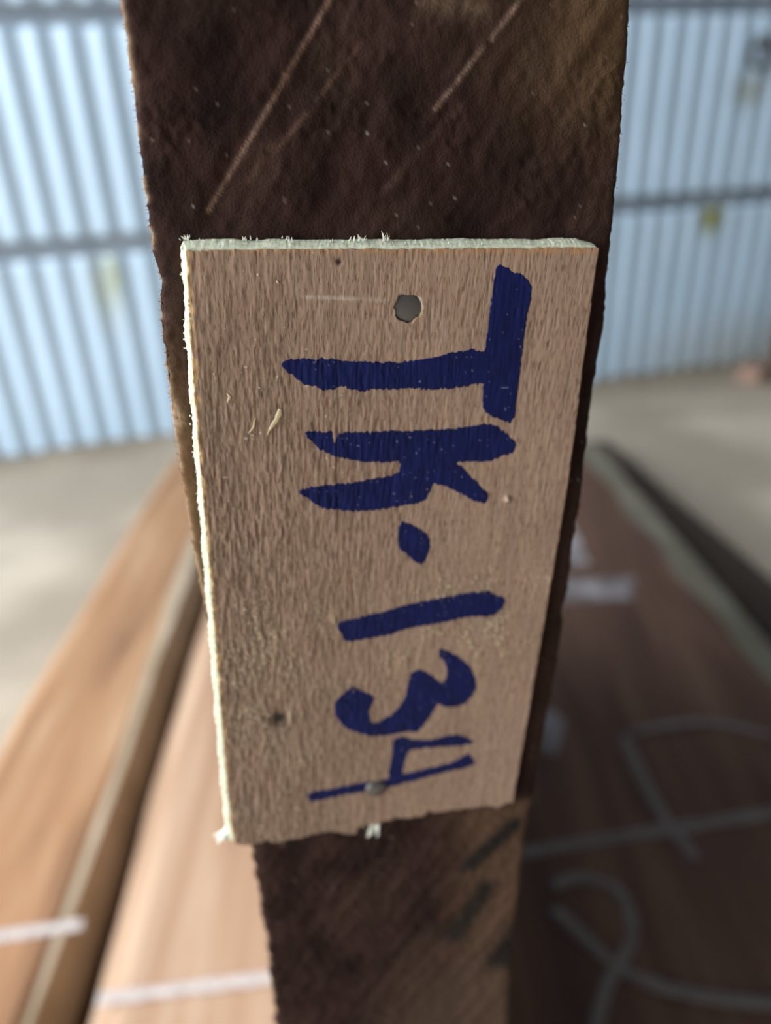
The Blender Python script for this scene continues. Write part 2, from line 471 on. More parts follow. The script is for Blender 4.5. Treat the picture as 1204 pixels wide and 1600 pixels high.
# albedo: dark brown with lighter saw lines, ochre patches and pale specks
dark = np.array([0.033, 0.0158, 0.0130]); warm = np.array([0.135, 0.075, 0.040]); line_c = np.array([0.22, 0.125, 0.08])
mott = fbm(Xs / 6.0, T / 9.0, 20, 4)
col = dark * (0.10 + 1.75 * mott)[..., None]
def blend(w, rgb):
    global col
    w = np.clip(w, 0, 1)[..., None]
    col = col * (1 - w) + np.array(rgb) * w
patch = sstep(0.44, 0.72, fbm(diag / 9.0, along / 20.0, 25, 4))
blend(patch * 0.35, (0.075, 0.043, 0.030))
blend(sstep(36, 60, Xs) * sstep(-8, -26, T) * (0.35 + 0.6 * mott), (0.135, 0.08, 0.040))         # ochre top corner
blend(sstep(2.5, -6, Xs) * sstep(2, 40, T) * sstep(118, 95, T) * 0.9, (0.19, 0.105, 0.048))       # ochre strip beside the tag
blend(sstep(118, 122, T) * sstep(40, 58, Xs + 3 * mott - 0.12 * (T - 120)) * 0.75, (0.135, 0.078, 0.048))
blend(sstep(150, 200, T) * sstep(22, 45, Xs) * 0.7, (0.10, 0.062, 0.043))
def seg(x0, t0, x1, t1, w, k, rgb, brk=0.0, s=0):
    dx, dt = x1 - x0, t1 - t0; L2 = dx * dx + dt * dt
    h = np.clip(((Xs - x0) * dx + (T - t0) * dt) / L2, 0, 1)
    dd = np.hypot(Xs - x0 - h * dx, T - t0 - h * dt)
    m = np.exp(-(dd / w) ** 2) * k
    if brk: m = m * sstep(brk - 0.2, brk + 0.2, vnoise(h * 9, h * 0 + s, s))
    m = m * (0.55 + 0.9 * vnoise(Xs / 0.5, T / 0.5, s + 40))
    blend(m, rgb)
    return np.exp(-(dd / w) ** 2) * k
ridge = 0
ridge = ridge + seg(3.3, -4.6, 12.0, -17.5, 0.27, 0.8, (0.27, 0.17, 0.125), 0, 1)
ridge = ridge + seg(12.0, -17.5, 22.5, -33.5, 0.27, 0.8, (0.24, 0.14, 0.10), 0, 2)
ridge = ridge + seg(11.8, -11.2, 24.5, -25.5, 0.26, 0.5, (0.17, 0.095, 0.065), 0.30, 3)
ridge = ridge + seg(34.5, -18.0, 47.0, -33.0, 0.30, 0.8, (0.25, 0.16, 0.12), 0.28, 4)
ridge = ridge + seg(24.0, -4.0, 38.3, -18.5, 0.5, 0.3, (0.13, 0.08, 0.06), 0.45, 5)
ridge = ridge + seg(9.0, -8.5, 12.5, -13.5, 0.4, 0.4, (0.15, 0.085, 0.055), 0.3, 6)
seg(33, -30.5, 40, -30.0, 1.6, 0.5, (0.20, 0.13, 0.085), 0.2, 7)
seg(53.0, 139, 62.5, 128, 2.2, 1.6, (0.022, 0.017, 0.015), 0, 8)
seg(51.5, 165, 58.0, 149, 2.6, 1.5, (0.024, 0.018, 0.015), 0, 9)
seg(66.0, 178, 71.0, 168, 5.0, 1.5, (0.020, 0.016, 0.014), 0, 10)
rel = rel + 0.16 * ridge
speck = (vnoise(Xs / 0.55, T / 0.55, 50) > 0.955) & (vnoise(Xs / 4, T / 4, 52) > 0.45)
blend(speck * 0.35, (0.30, 0.22, 0.17))
speck2 = (vnoise(Xs / 0.45, T / 0.45, 57) > 0.985)
blend(speck2 * 0.45, (0.40, 0.37, 0.34))
blend(np.exp(-(Xs - XLr[:, None]) / 0.22) * 1.4 * sstep(0.35, 0.75, vnoise(T / 1.6, T * 0, 90)), (0.34, 0.23, 0.145))                              # frayed pale arris
knot = np.exp(-(((Xs + 3.5) / 0.9) ** 2 + ((T - 25) / 2.2) ** 2))
blend(knot * vnoise(Xs / 0.35, T / 0.5, 61) * 1.3, (0.42, 0.30, 0.19))
blend(np.exp(-(((Xs + 5.2) / 0.6) ** 2 + ((T + 20) / 2.2) ** 2)) * 0.9, (0.34, 0.23, 0.14))
slab_origin = TAG_P - N_AX * SLAB_OFF - UP_AX * (T_BOT * 0.001)
slab = empty('timber_slab', frame(slab_origin))
tag(slab, 'dark brown slab standing on edge, its rough sawn end bearing the plywood tag', 'timber', kind='thing')
def foot(x, y, z):
    # the slab leans a little: cut its foot level so that it sits flat on the board
    w = sstep(0.10, 0.0, y)
    return y + w * (0.0004 - (R_AX.z * x + N_AX.z * z) / UP_AX.z)
VX = Xs * 0.001; VY = (T_BOT - T) * 0.001; VZ = rel * 0.001
n0, n1 = Xs.shape
idx = np.arange(n0 * n1).reshape(n0, n1)
VY = foot(VX, VY, VZ)
F = np.stack([idx[:-1, :-1], idx[1:, :-1], idx[1:, 1:], idx[:-1, 1:]], -1).reshape(-1, 4)
end_mat = attr_material('rough_sawn_end', 0.85, 0.13, noise=2600, strength=0.9, dist=0.00025)
mesh_obj('end_face', np.stack([VX, VY, VZ], -1).reshape(-1, 3), F, end_mat, slab, colors=col.reshape(-1, 3))
# long body behind the end face
side_mat = noise_material('sawn_side', [(0.3, (0.20, 0.115, 0.065)), (0.7, (0.34, 0.21, 0.13))], scale=(1, 1, 0.1), noise=70, rough=0.85, spec=0.15)
sel = np.arange(0, len(rows), 3); sel[-1] = len(rows) - 1
zs = np.array([-0.0008, -0.004, -0.03, -0.2, -0.9])
zs_off = np.array([0.0, -0.0002, 0.0, 0.0, 0.0])
V = []; F = []
nr = len(sel)
for side in (0, 1):
    xe = (XLr if side == 0 else XRr)[sel] * 0.001
    for k, z in enumerate(zs):
        inset = (0.0002 + 0.0006 * min(k, 2) / 2) * (1 if side == 0 else -1)
        base_y = (T_BOT - rows[sel]) * 0.001
        V.append(np.stack([xe + inset, base_y, np.full(nr, z)], -1))
V = np.concatenate(V)
V[:, 1] = foot(V[:, 0], V[:, 1], V[:, 2])
def vid(side, k, j): return (side * len(zs) + k) * nr + j
for side in (0, 1):
    for k in range(len(zs) - 1):
        for j in range(nr - 1):
            q = (vid(side, k, j), vid(side, k, j + 1), vid(side, k + 1, j + 1), vid(side, k + 1, j))
            F.append(q if side == 1 else q[::-1])
for j in (0, nr - 1):
    for k in range(len(zs) - 1):
        F.append((vid(0, k, j), vid(1, k, j), vid(1, k + 1, j), vid(0, k + 1, j)))
for j in range(nr - 1):
    F.append((vid(0, 4, j), vid(1, 4, j), vid(1, 4, j + 1), vid(0, 4, j + 1)))
mesh_obj('slab_body', V, F, side_mat, slab, smooth=False)
fibre_mat, _, _ = material('torn_fibre', 0.9, (0.36, 0.235, 0.145), 0.15)
ro, di, le, ra = [], [], [], []
for _ in range(900):
    left = random.random() < 0.72
    t = random.uniform(-45, 205)
    if vnoise(t * 0.35, 0.0, 70 if left else 71) < 0.35: continue
    x = float(np.interp(t, rows, XLr if left else XRr))
    ro.append(((x + (0.05 if left else -0.05)) * 0.001, (T_BOT - t) * 0.001, random.uniform(-0.0012, -0.0003)))
    di.append(((-1 if left else 1) * 0.8, random.uniform(-1.0, 0.5), random.uniform(-0.2, 0.5)))
    le.append(random.uniform(0.00015, 0.0006 if left else 0.00035)); ra.append(random.uniform(0.00003, 0.00008))
tag(hairs('splintered_fibre', ro, di, le, ra, fibre_mat, slab), 'pale frayed fibres along both arrises', kind='stuff')

# ------------------------------------------------------------------ plywood tag with hand-painted number
LETTERS = {
'T' : [(12.3,15.94),(13.1,15.36),(15.0,15.29),(17.43,15.46),(19.52,15.33),(21.99,15.71),(26.28,16.09),(30.26,16.08),(33.18,15.89),(36.1,15.41),(39.01,14.68),(41.61,14.44),(43.34,14.84),(43.73,13.75),(43.8,8.06),(44.12,2.28),(44.8,1.88),(47.1,2.88),(48.63,3.46),(50.1,4.82),(50.2,7.07),(49.86,8.82),(49.72,13.87),(49.78,19.89),(49.77,25.8),(49.08,26.78),(47.4,26.11),(44.9,24.89),(44.06,23.6),(43.87,19.91),(41.72,20.04),(39.47,20.54),(35.68,20.61),(32.67,20.44),(28.96,20.4),(26.02,20.31),(24.75,20.64),(22.75,20.28),(21.66,19.66),(19.16,20.28),(17.38,19.67),(15.63,19.07),(13.91,17.76),(12.89,17.02)] ,
'K' : [(15.5,26.78),(19.91,27.07),(20.18,29.02),(20.92,27.44),(21.99,27.23),(27.09,27.28),(32.27,27.39),(37.53,27.43),(41.07,27.22),(43.91,26.86),(45.15,26.65),(46.82,27.09),(48.41,28.27),(50.25,29.85),(50.66,30.82),(50.14,32.13),(49.23,32.35),(46.54,33.29),(43.4,33.32),(40.47,33.28),(41.66,34.38),(42.87,35.62),(44.92,37.7),(46.59,39.4),(46.69,40.42),(46.19,41.2),(44.06,40.66),(42.46,39.55),(39.34,37.77),(36.89,36.84),(36.42,37.98),(35.79,39.73),(34.36,40.43),(31.09,40.82),(27.47,41.18),(23.89,41.21),(21.4,40.97),(20.86,40.66),(18.93,40.53),(16.84,39.3),(15.82,38.27),(14.46,37.42),(14.99,36.69),(16.88,36.31),(20.33,36.13),(23.11,36.03),(26.61,35.47),(29.78,35.15),(30.82,34.37),(31.12,33.06),(30.57,32.47),(28.99,32.69),(26.19,32.43),(24.1,32.13),(22.72,31.77),(20.66,31.29),(19.64,30.88),(18.63,30.39),(17.46,29.61),(16.63,28.49),(15.98,27.68)] ,
'dot' : [(31.76,43.81),(32.69,43.96),(34.61,45.12),(36.19,46.49),(36.89,47.59),(37.0,49.3),(36.47,51.4),(35.58,52.55),(34.6,52.11),(33.0,50.47),(31.61,49.08),(31.17,47.36),(31.19,45.08)] ,
'1' : [(20.78,64.39),(21.08,63.31),(22.61,63.1),(24.15,62.82),(26.92,62.25),(30.01,61.65),(33.11,60.93),(36.24,60.5),(39.38,60.0),(42.55,59.64),(44.77,59.3),(47.04,59.33),(48.49,59.21),(49.72,60.07),(51.62,61.0),(52.23,62.0),(51.87,63.3),(50.53,64.69),(49.23,65.06),(45.56,64.67),(42.97,65.05),(39.75,65.48),(36.54,65.78),(33.36,66.32),(30.83,67.0),(27.05,67.53),(23.91,67.75),(22.03,67.62),(21.56,66.35)] ,
'3' : [(40.17,71.77),(40.82,71.56),(43.27,73.13),(45.44,75.02),(47.0,77.27),(48.1,79.92),(48.3,82.07),(47.61,84.13),(46.0,85.87),(44.28,86.29),(42.52,86.04),(40.71,84.92),(40.1,86.14),(39.36,88.23),(37.94,90.68),(36.94,91.66),(33.8,91.41),(31.05,91.66),(27.97,91.63),(26.24,90.7),(24.2,89.73),(22.51,88.38),(21.18,86.45),(20.35,84.62),(20.34,82.51),(20.99,80.72),(22.44,79.47),(23.56,78.39),(24.55,78.93),(25.37,79.66),(27.37,80.96),(28.22,81.92),(27.43,83.5),(26.97,85.14),(27.35,87.36),(28.05,88.11),(29.56,87.68),(31.55,86.44),(33.17,84.51),(34.08,82.3),(34.45,79.41),(34.83,76.77),(36.11,75.83),(37.47,76.49),(39.22,77.74),(40.34,79.34),(41.4,79.89),(42.01,78.93),(42.08,77.48),(41.59,75.37),(40.27,73.18)] ,
'4' : [(14.97,106.2),(14.92,104.99),(16.03,104.61),(19.14,104.54),(22.63,104.11),(26.84,103.74),(30.39,103.88),(31.63,103.61),(31.39,101.89),(32.09,96.85),(32.13,93.42),(32.8,92.62),(34.17,92.38),(35.62,93.51),(38.47,94.17),(41.65,94.12),(44.12,93.76),(45.73,93.69),(47.08,94.81),(49.38,96.24),(48.34,96.87),(45.81,96.94),(42.9,96.72),(38.59,96.4),(35.76,96.42),(35.27,97.13),(34.55,101.0),(34.46,102.9),(37.49,102.45),(40.36,101.97),(43.96,101.38),(46.11,100.77),(48.17,99.06),(49.24,100.8),(49.96,102.61),(47.8,103.46),(44.14,103.82),(40.51,104.42),(36.92,105.26),(33.31,105.6),(31.89,106.08),(30.45,106.07),(26.89,106.41),(22.65,106.62),(19.14,106.96),(16.69,107.24),(15.47,107.51)] ,
}
BOTTOM = [(-0.28,116.89),(2.25,117.6),(6.53,117.13),(9.54,118.33),(10.9,117.25),(12.7,117.62),(15.18,116.95),(17.74,116.69),(19.63,116.68),(22.5,118.23),(24.99,118.93),(25.37,116.95),(27.22,116.24),(29.8,117.13),(30.46,116.09),(32.4,115.89),(33.2,114.88),(34.5,115.82),(38.03,116.19),(39.72,116.12),(40.78,114.76),(42.25,115.63),(46.12,115.77),(50.0,115.52),(54.38,115.67),(56.4,116.72),(58.79,115.58),(59.74,116.15)]
RIGHT_T = [(60.74,29.39),(60.96,43.9),(60.68,57.19),(60.5,71.74),(60.31,87.75),(60.01,103.58)]
TAG_RIGHT = [(-3, 60.0), (0, 60.0), (6.2, 60.04), (16.25, 60.31), (29.4, 60.73), (43.9, 60.96), (57.2, 60.68), (71.7, 60.5), (87.8, 60.31), (103.6, 60.01), (120, 59.7)]
TAG_LEFT = [(-3, 0.0), (0, 0.0), (4.1, -0.1), (11.2, -0.44), (26.7, -0.6), (44.4, -0.6), (62, -0.65), (85, -0.77), (98.6, -0.9), (111, -0.8), (116.9, -0.37), (120, -0.3)]
ST = 0.15
gx = np.arange(-1.2, 61.6, ST); gy = np.arange(-0.6, 119.7, ST)
GX, GY = np.meshgrid(gx, gy, indexing='ij')
rough = np.clip(1.15 - GX / 40.0, 0.12, 1.0) * (0.65 + 0.7 * fbm(GX / 9, GY / 14, 31, 3)) * sstep(-30, 45, GY)
warpx = GX + 0.5 * (fbm(GX / 5, GY / 12, 33, 2) - 0.5) + 0.02 * GY
pore = sstep(0.66, 0.82, vnoise(warpx / 0.23, GY / 1.7, 34)) * sstep(0.25, 0.55, fbm(GX / 3, GY / 8, 35, 2))
hgt = (vnoise(warpx / 0.33, GY / 3.0, 36) - 0.5) * (0.045 + 0.14 * rough)
hgt = hgt + (fbm(GX / 0.6, GY / 1.7, 37, 4) - 0.5) * (0.04 + 0.36 * rough)
hgt = hgt + (fbm(GX / 4.0, GY / 5.0, 38, 3) - 0.5) * (0.10 + 0.35 * rough)
dust = sstep(0.52, 0.70, fbm(GX / 5.0, GY / 5.0, 39, 3)) * sstep(22, 36, GX) * sstep(50, 58, GY) * sstep(84, 72, GY)
dust = dust + sstep(0.50, 0.66, fbm(GX / 6.0, GY / 6.0, 43, 3)) * sstep(30, 8, GX) * sstep(44, 60, GY) * 0.7
hgt = hgt + dust * np.clip(vnoise(GX / 0.32, GY / 0.32, 41) - 0.55, 0, 1) * 0.55
hgt = hgt - pore * 0.07
def gauss(x, y, sx, sy=None):
    return np.exp(-((GX - x) / sx) ** 2 - ((GY - y) / (sy or sx)) ** 2)
hgt = hgt - 0.75 * gauss(9.9, 84.6, 0.75, 0.9) * (0.6 + 0.8 * vnoise(GX / 0.4, GY / 0.4, 44)) + 0.35 * gauss(11.9, 84.2, 0.35, 1.6) - 0.25 * gauss(9.9, 84.6, 2.0)
hgt = hgt - 0.7 * gauss(20.9, 1.5, 0.32)
hgt = hgt + 0.85 * gauss(50.1, 40.6, 0.42, 0.5) - 0.10 * gauss(51.2, 40.9, 0.5)
crack = np.exp(-((GX - 20.72 - 0.12 * np.sin(GY / 3)) / 0.14) ** 2) * sstep(13, 17, GY) * sstep(47, 42, GY)
hgt = hgt - 0.13 * crack + 0.05 * np.exp(-((GX - 20.3) / 0.25) ** 2) * sstep(24, 27, GY) * sstep(47, 42, GY)
hgt = hgt - 0.20 * np.exp(-((GX - 16.6) / 0.16) ** 2) * sstep(93, 95.5, GY) * sstep(103, 100, GY)
hgt = hgt + 0.10 * np.exp(-((GY - 6.3 - 0.05 * (GX - 16)) / 0.22) ** 2) * sstep(15.5, 17, GX) * sstep(29, 27, GX) * vnoise(GX / 0.9, GY / 2, 45)
hgt = np.clip(hgt, -0.40, 1.0)
base_c = np.array([0.345, 0.232, 0.164])
ton = fbm(warpx / 1.1, GY / 22.0, 46, 4); blot = fbm(GX / 12, GY / 12, 47, 3)
tcol = base_c * (0.78 + 0.30 * ton + 0.22 * blot)[..., None]
def tb(w, rgb):
    global tcol
    w = np.clip(w, 0, 1)[..., None]
    tcol = tcol * (1 - w) + np.array(rgb) * w
tb(pore * 0.30, (0.17, 0.105, 0.065))
tb(sstep(0.5, 0.8, vnoise(warpx / 0.5, GY / 9.0, 48)) * 0.25, (0.44, 0.32, 0.24))
tb(sstep(40, 60, GX) * sstep(70, 100, GY) * 0.35, (0.44, 0.30, 0.23))
tb(sstep(0.2, 0.7, np.clip(rough, 0, 1)) * 0.42, (0.215, 0.142, 0.098))  # shade of the rough left side darkened into the colour
tb(dust * sstep(0.60, 0.85, vnoise(GX / 0.32, GY / 0.32, 41)) * 0.75, (0.60, 0.50, 0.33))
tb(np.exp(-((GY - 6.3 - 0.05 * (GX - 16)) / 0.28) ** 2) * sstep(15, 17, GX) * sstep(29.5, 27, GX) * (0.25 + 0.7 * vnoise(GX / 1.2, GY, 49)), (0.56, 0.45, 0.38))
tb(gauss(9.9, 84.6, 1.5, 1.6) * 1.25 * (0.5 + vnoise(GX / 0.5, GY / 0.6, 66)), (0.045, 0.035, 0.03))
tb(gauss(12.0, 83.8, 0.4, 1.7) * 0.8, (0.55, 0.43, 0.29))
tb(gauss(20.9, 1.5, 0.42) * 0.95, (0.05, 0.03, 0.03))
tb(gauss(50.0, 40.5, 0.5, 0.6) * 0.7, (0.50, 0.42, 0.32))
tb(crack * 0.45, (0.16, 0.10, 0.07))
jag = vnoise(GX / 0.8, GX * 0, 51) * 0.9
tb(np.exp(-np.clip(GY - jag * 0.5, 0, 9) / 0.09) * 0.7 * (0.2 + vnoise(GX / 0.9, GY, 52)), (0.46, 0.25, 0.11))
LX = lerp_table(GY, TAG_LEFT)
tb(np.exp(-np.clip(GX - LX - 0.8 * vnoise(GY / 1.1, GY * 0, 53), 0, 9) / 0.20) * 0.75 * (0.4 + vnoise(GY / 0.7, GX, 54)), (0.62, 0.40, 0.19))
white_chip = (vnoise(GX / 0.6, GY / 0.8, 58) > 0.965) & (vnoise(GX / 6, GY / 6, 59) > 0.5) & (GX < 26)
tb(white_chip * 0.7, (0.72, 0.66, 0.56))
cxs = (GX[:-1, :-1] + ST / 2); cys = (GY[:-1, :-1] + ST / 2)
topj = 0.12 * (fbm(cxs / 0.5, cxs * 0, 55, 2) - 0.5) * 2 + 0.55 * np.clip(vnoise(cxs / 0.9, cxs * 0, 56) - 0.62, 0, 1) - 0.010 * cxs
lj = lerp_table(cys, TAG_LEFT) + 0.30 * (fbm(cys / 0.8, cys * 0, 57, 3) - 0.45) + 0.9 * np.clip(vnoise(cys / 1.3, cys * 0, 60) - 0.75, 0, 1)
rj = lerp_table(cys, TAG_RIGHT) + 0.06 * (fbm(cys / 0.8, cys * 0, 62, 2) - 0.5)
bj = np.interp(cxs, [p[0] for p in BOTTOM], [p[1] for p in BOTTOM]) + 0.75 * (fbm(cxs / 0.55, cxs * 0, 63, 3) - 0.5)
keep = (cys > topj) & (cxs > lj) & (cxs < rj) & (cys < bj)
hx, hy = cxs - 31.1, cys - 8.1
hole = (np.abs(hx) ** 2.6 + np.abs(hy) ** 2.6) < (2.08 + 0.7 * (vnoise(np.arctan2(hy, hx) * 2 + 9, hx * 0, 64) - 0.5)) ** 2.6
keep &= ~hole
ply = empty('plywood_tag', frame(TAG_P))
tag(ply, 'small pale plywood tag hand-painted TK.134 in blue, nailed to the dark slab', 'tag', kind='thing')
n0, n1 = GX.shape
gid = np.arange(n0 * n1).reshape(n0, n1)
def patch_mesh(name, mask, mat, lift, depth, colors):
    """quads of the tag grid under a mask, with a rim going down by depth (mm)"""
    q = np.stack([gid[:-1, :-1], gid[:-1, 1:], gid[1:, 1:], gid[1:, :-1]], -1)[mask]
    used, inv = np.unique(q, return_inverse=True)
    q = inv.reshape(-1, 4)
    i, j = used // n1, used % n1
    P = np.stack([gx[i], -gy[j], hgt[i, j] + lift], -1)
    e = np.concatenate([q[:, [0, 1]], q[:, [1, 2]], q[:, [2, 3]], q[:, [3, 0]]])
    key = e[:, 0].astype(np.int64) * 10 ** 7 + e[:, 1]; rev = e[:, 1].astype(np.int64) * 10 ** 7 + e[:, 0]
    be = e[~np.isin(key, rev)]
    ub = np.unique(be)
    mp = np.full(len(P), -1); mp[ub] = np.arange(len(ub)) + len(P)
    Pb = P[ub].copy(); Pb[:, 2] = np.minimum(Pb[:, 2] - 0.02, -depth) if depth > 0 else Pb[:, 2] + depth
    # soften the stair of the grid along the border
    nb = np.zeros((len(P), 2)); cnt = np.zeros(len(P))
    for a, b in ((0, 1), (1, 0)):
        np.add.at(nb, be[:, a], P[be[:, b], :2]); np.add.at(cnt, be[:, a], 1)
    sm = ub; P2 = P.copy(); P2[sm, :2] = 0.4 * P[sm, :2] + 0.6 * nb[sm] / cnt[sm][:, None]
    nb2 = np.zeros((len(P), 2))
    for a, b in ((0, 1), (1, 0)):
        np.add.at(nb2, be[:, a], P2[be[:, b], :2])
    P2[sm, :2] = 0.5 * P2[sm, :2] + 0.5 * nb2[sm] / cnt[sm][:, None]
    P = P2; Pb[:, :2] = P[ub, :2]
    side = np.stack([be[:, 1], be[:, 0], mp[be[:, 0]], mp[be[:, 1]]], -1)
    cc = colors[i, j]
    allc = np.vstack([cc, cc[ub]])
    return mesh_obj(name, np.vstack([P, Pb]) * 0.001, np.vstack([q, side]), mat, ply, colors=allc)
veneer_mat = attr_material('plywood_veneer', 0.75, 0.2)
def fine_pores(m):
    # hair-fine open pores running along the grain
    nt = m.node_tree; n = nt.nodes; b = n['Principled BSDF']; vc = next(k for k in n if k.type == 'VERTEX_COLOR')
    tc = n.new('ShaderNodeTexCoord'); mp = n.new('ShaderNodeMapping'); mp.inputs['Scale'].default_value = (1, 0.11, 1)
    t1 = n.new('ShaderNodeTexNoise'); t1.inputs['Scale'].default_value = 5600; t1.inputs['Detail'].default_value = 2
    r1 = n.new('ShaderNodeValToRGB'); r1.color_ramp.elements[0].position = 0.55; r1.color_ramp.elements[1].position = 0.66
    r1.color_ramp.elements[0].color = (1, 1, 1, 1); r1.color_ramp.elements[1].color = (0.55, 0.48, 0.44, 1)
    mx = n.new('ShaderNodeMix'); mx.data_type = 'RGBA'; mx.blend_type = 'MULTIPLY'; mx.inputs['Factor'].default_value = 0.85
    bp = n.new('ShaderNodeBump'); bp.inputs['Strength'].default_value = 0.5; bp.inputs['Distance'].default_value = 0.0001
    L = nt.links.new
    L(tc.outputs['Object'], mp.inputs['Vector']); L(mp.outputs['Vector'], t1.inputs['Vector']); L(t1.outputs['Fac'], r1.inputs['Fac'])
    L(vc.outputs['Color'], mx.inputs['A']); L(r1.outputs['Color'], mx.inputs['B']); L(mx.outputs['Result'], b.inputs['Base Color'])
    L(r1.outputs['Color'], bp.inputs['Height']); L(bp.outputs['Normal'], b.inputs['Normal'])
fine_pores(veneer_mat)
patch_mesh('face_veneer', keep, veneer_mat, 0.0, 0.42, tcol)

# light core showing round the chipped face veneer
def core():
    xs = np.arange(0.2, 60.0, 0.35)
    top = [(x, 0.02 * math.sin(x * 0.9) + 0.05 * (random.random() - 0.5) - 0.010 * x) for x in xs]
    ys = np.arange(0.3, 116.2, 0.35)
    rightp = [(float(lerp_table(y, TAG_RIGHT)) - 0.05, y) for y in ys]
    bot = [(x, float(np.interp(x, [p[0] for p in BOTTOM], [p[1] for p in BOTTOM])) - 0.25 + 0.25 * (random.random() - 0.5)) for x in xs[::-1]]
    leftp = [(float(lerp_table(y, TAG_LEFT)) - 0.02 + 0.10 * (random.random() - 0.5), y) for y in ys[::-1]]
    ring = top + rightp + bot + leftp
    kind = ['t'] * len(top) + ['r'] * len(rightp) + ['b'] * len(bot) + ['l'] * len(leftp)
    V = []; F = []; n = len(ring)
    for lev, (z, g) in enumerate(((-0.44, 0.0), (-0.6, 0.35), (-1.7, 0.85), (-2.9, 1.0), (-3.2, 0.9))):
        for (x, y), k in zip(ring, kind):
            jx = (random.random() - 0.5) * (0.07 if k == 't' else 0.22) * (lev > 0); dx = dy = 0
            lw = 0.62 + 0.40 * sstep(5, 90, y) + 0.10 * math.sin(y * 0.7)
            if k == 't': dy = -(0.80 + 0.25 * vnoise(x / 3, 0, 80)) * min(1.0, 0.35 + (60 - x) / 4) * g + jx; dx = -0.6 * g * max(0, 1 - x / 2)
            if k == 'l': dx = -lw * g + jx; dy = -0.5 * g * max(0, 1 - y / 2)
            if k == 'b': dy = -0.5 * g + jx
            if k == 'r': dx = -0.25 * g
            V.append((x + dx, -(y + dy), (-0.44, -0.62, -0.95, -1.4, -3.2)[lev] + 0.12 * (random.random() - 0.5) * (0 < lev < 4) if k == 'l' else z))
    for lev in range(4):
        for i in range(n):
            i2 = (i + 1) % n
            F.append((lev * n + i, lev * n + i2, (lev + 1) * n + i2, (lev + 1) * n + i))
    F.append(tuple(range(n))[::-1]); F.append(tuple(range(4 * n, 5 * n)))
    m = noise_material('pale_ply_core', [(0.3, (0.56, 0.62, 0.45)), (0.7, (0.78, 0.80, 0.64))], scale=(1, 1, 3), noise=900, rough=0.9, spec=0.15, bump=(0.6, 0.0003))
    return mesh_obj('core', np.array(V) * 0.001, F, m, ply, smooth=False)
tag(core(), 'pale greenish cream inner ply showing along the edges')

# painted characters
ink_mat = attr_material('blue_marker_ink', 0.6, 0.18, scale=(1, 0.15, 1), noise=5200, strength=0.25, dist=0.00006)
ik = fbm(GX / 2.5, GY / 2.5, 71, 3); ist = vnoise(warpx / 0.3, GY / 4, 72)
icol = np.array([0.0052, 0.0095, 0.071]) * (0.55 + 0.55 * ik + 0.35 * ist)[..., None]
spk = (vnoise(GX / 0.34, GY / 0.34, 73) > 0.955) & (vnoise(GX / 3, GY / 3, 74) > 0.42)
icol = np.where(spk[..., None], np.array([0.16, 0.18, 0.30]), icol)
ex = 0.30 * (fbm(cxs / 0.35, cys / 0.6, 75, 3) - 0.5); ey = 0.8 * (fbm(cxs / 0.28, cys / 0.9, 76, 3) - 0.5)
LABEL = {'T': ('painted_letter', 'blue letter T'), 'K': ('painted_letter', 'blue letter K'), 'dot': ('painted_dot', 'blue diamond-shaped dot'),
         '1': ('painted_digit', 'blue digit 1'), '3': ('painted_digit', 'blue digit 3'), '4': ('painted_digit', 'blue thin-stroked digit 4')}
for ch, poly in LETTERS.items():
    xs_ = [p[0] for p in poly]; ys_ = [p[1] for p in poly]
    box = (cxs > min(xs_) - 1) & (cxs < max(xs_) + 1) & (cys > min(ys_) - 1) & (cys < max(ys_) + 1)
    msk = np.zeros(cxs.shape, bool)
    msk[box] = inside((cxs + ex)[box], (cys + ey)[box], poly)
    o = patch_mesh(LABEL[ch][0], msk & keep, ink_mat, 0.03, -0.025, icol)
    tag(o, LABEL[ch][1])

# nails
steel, _, _ = material('dull_steel', 0.33, (0.16, 0.15, 0.14), 0.5, 0.6)
def nail(x, y, r, ztop, dome, squash=1.0):
    V = []; F = []; n = 28
    prof = [(1.0, -0.35), (1.0, -0.06), (0.96, 0.02), (0.85, 0.10 + dome * 0.30), (0.62, 0.14 + dome * 0.66), (0.33, 0.15 + dome * 0.92), (0.08, 0.15 + dome)]
    for (rr, z) in prof:
        for k in range(n):
            a = 2 * math.pi * k / n
            V.append((x + r * rr * math.cos(a) * squash, -(y + r * rr * math.sin(a)), ztop - 0.15 - dome + z))
    for l in range(len(prof) - 1):
        for k in range(n):
            k2 = (k + 1) % n
            F.append((l * n + k, l * n + k2, (l + 1) * n + k2, (l + 1) * n + k))
    F.append(tuple((len(prof) - 1) * n + k for k in range(n)))
    F = [tuple(reversed(f)) for f in F]
    return mesh_obj('nail_head', np.array(V) * 0.001, F, steel, ply)
tag(nail(31.1, 8.1, 2.45, -0.16, 0.24), 'dark steel nail head sunk in a ragged hole')
tag(nail(28.94, 106.0, 2.1, 0.80, 0.42, 1.08), 'dull grey domed nail head standing proud')

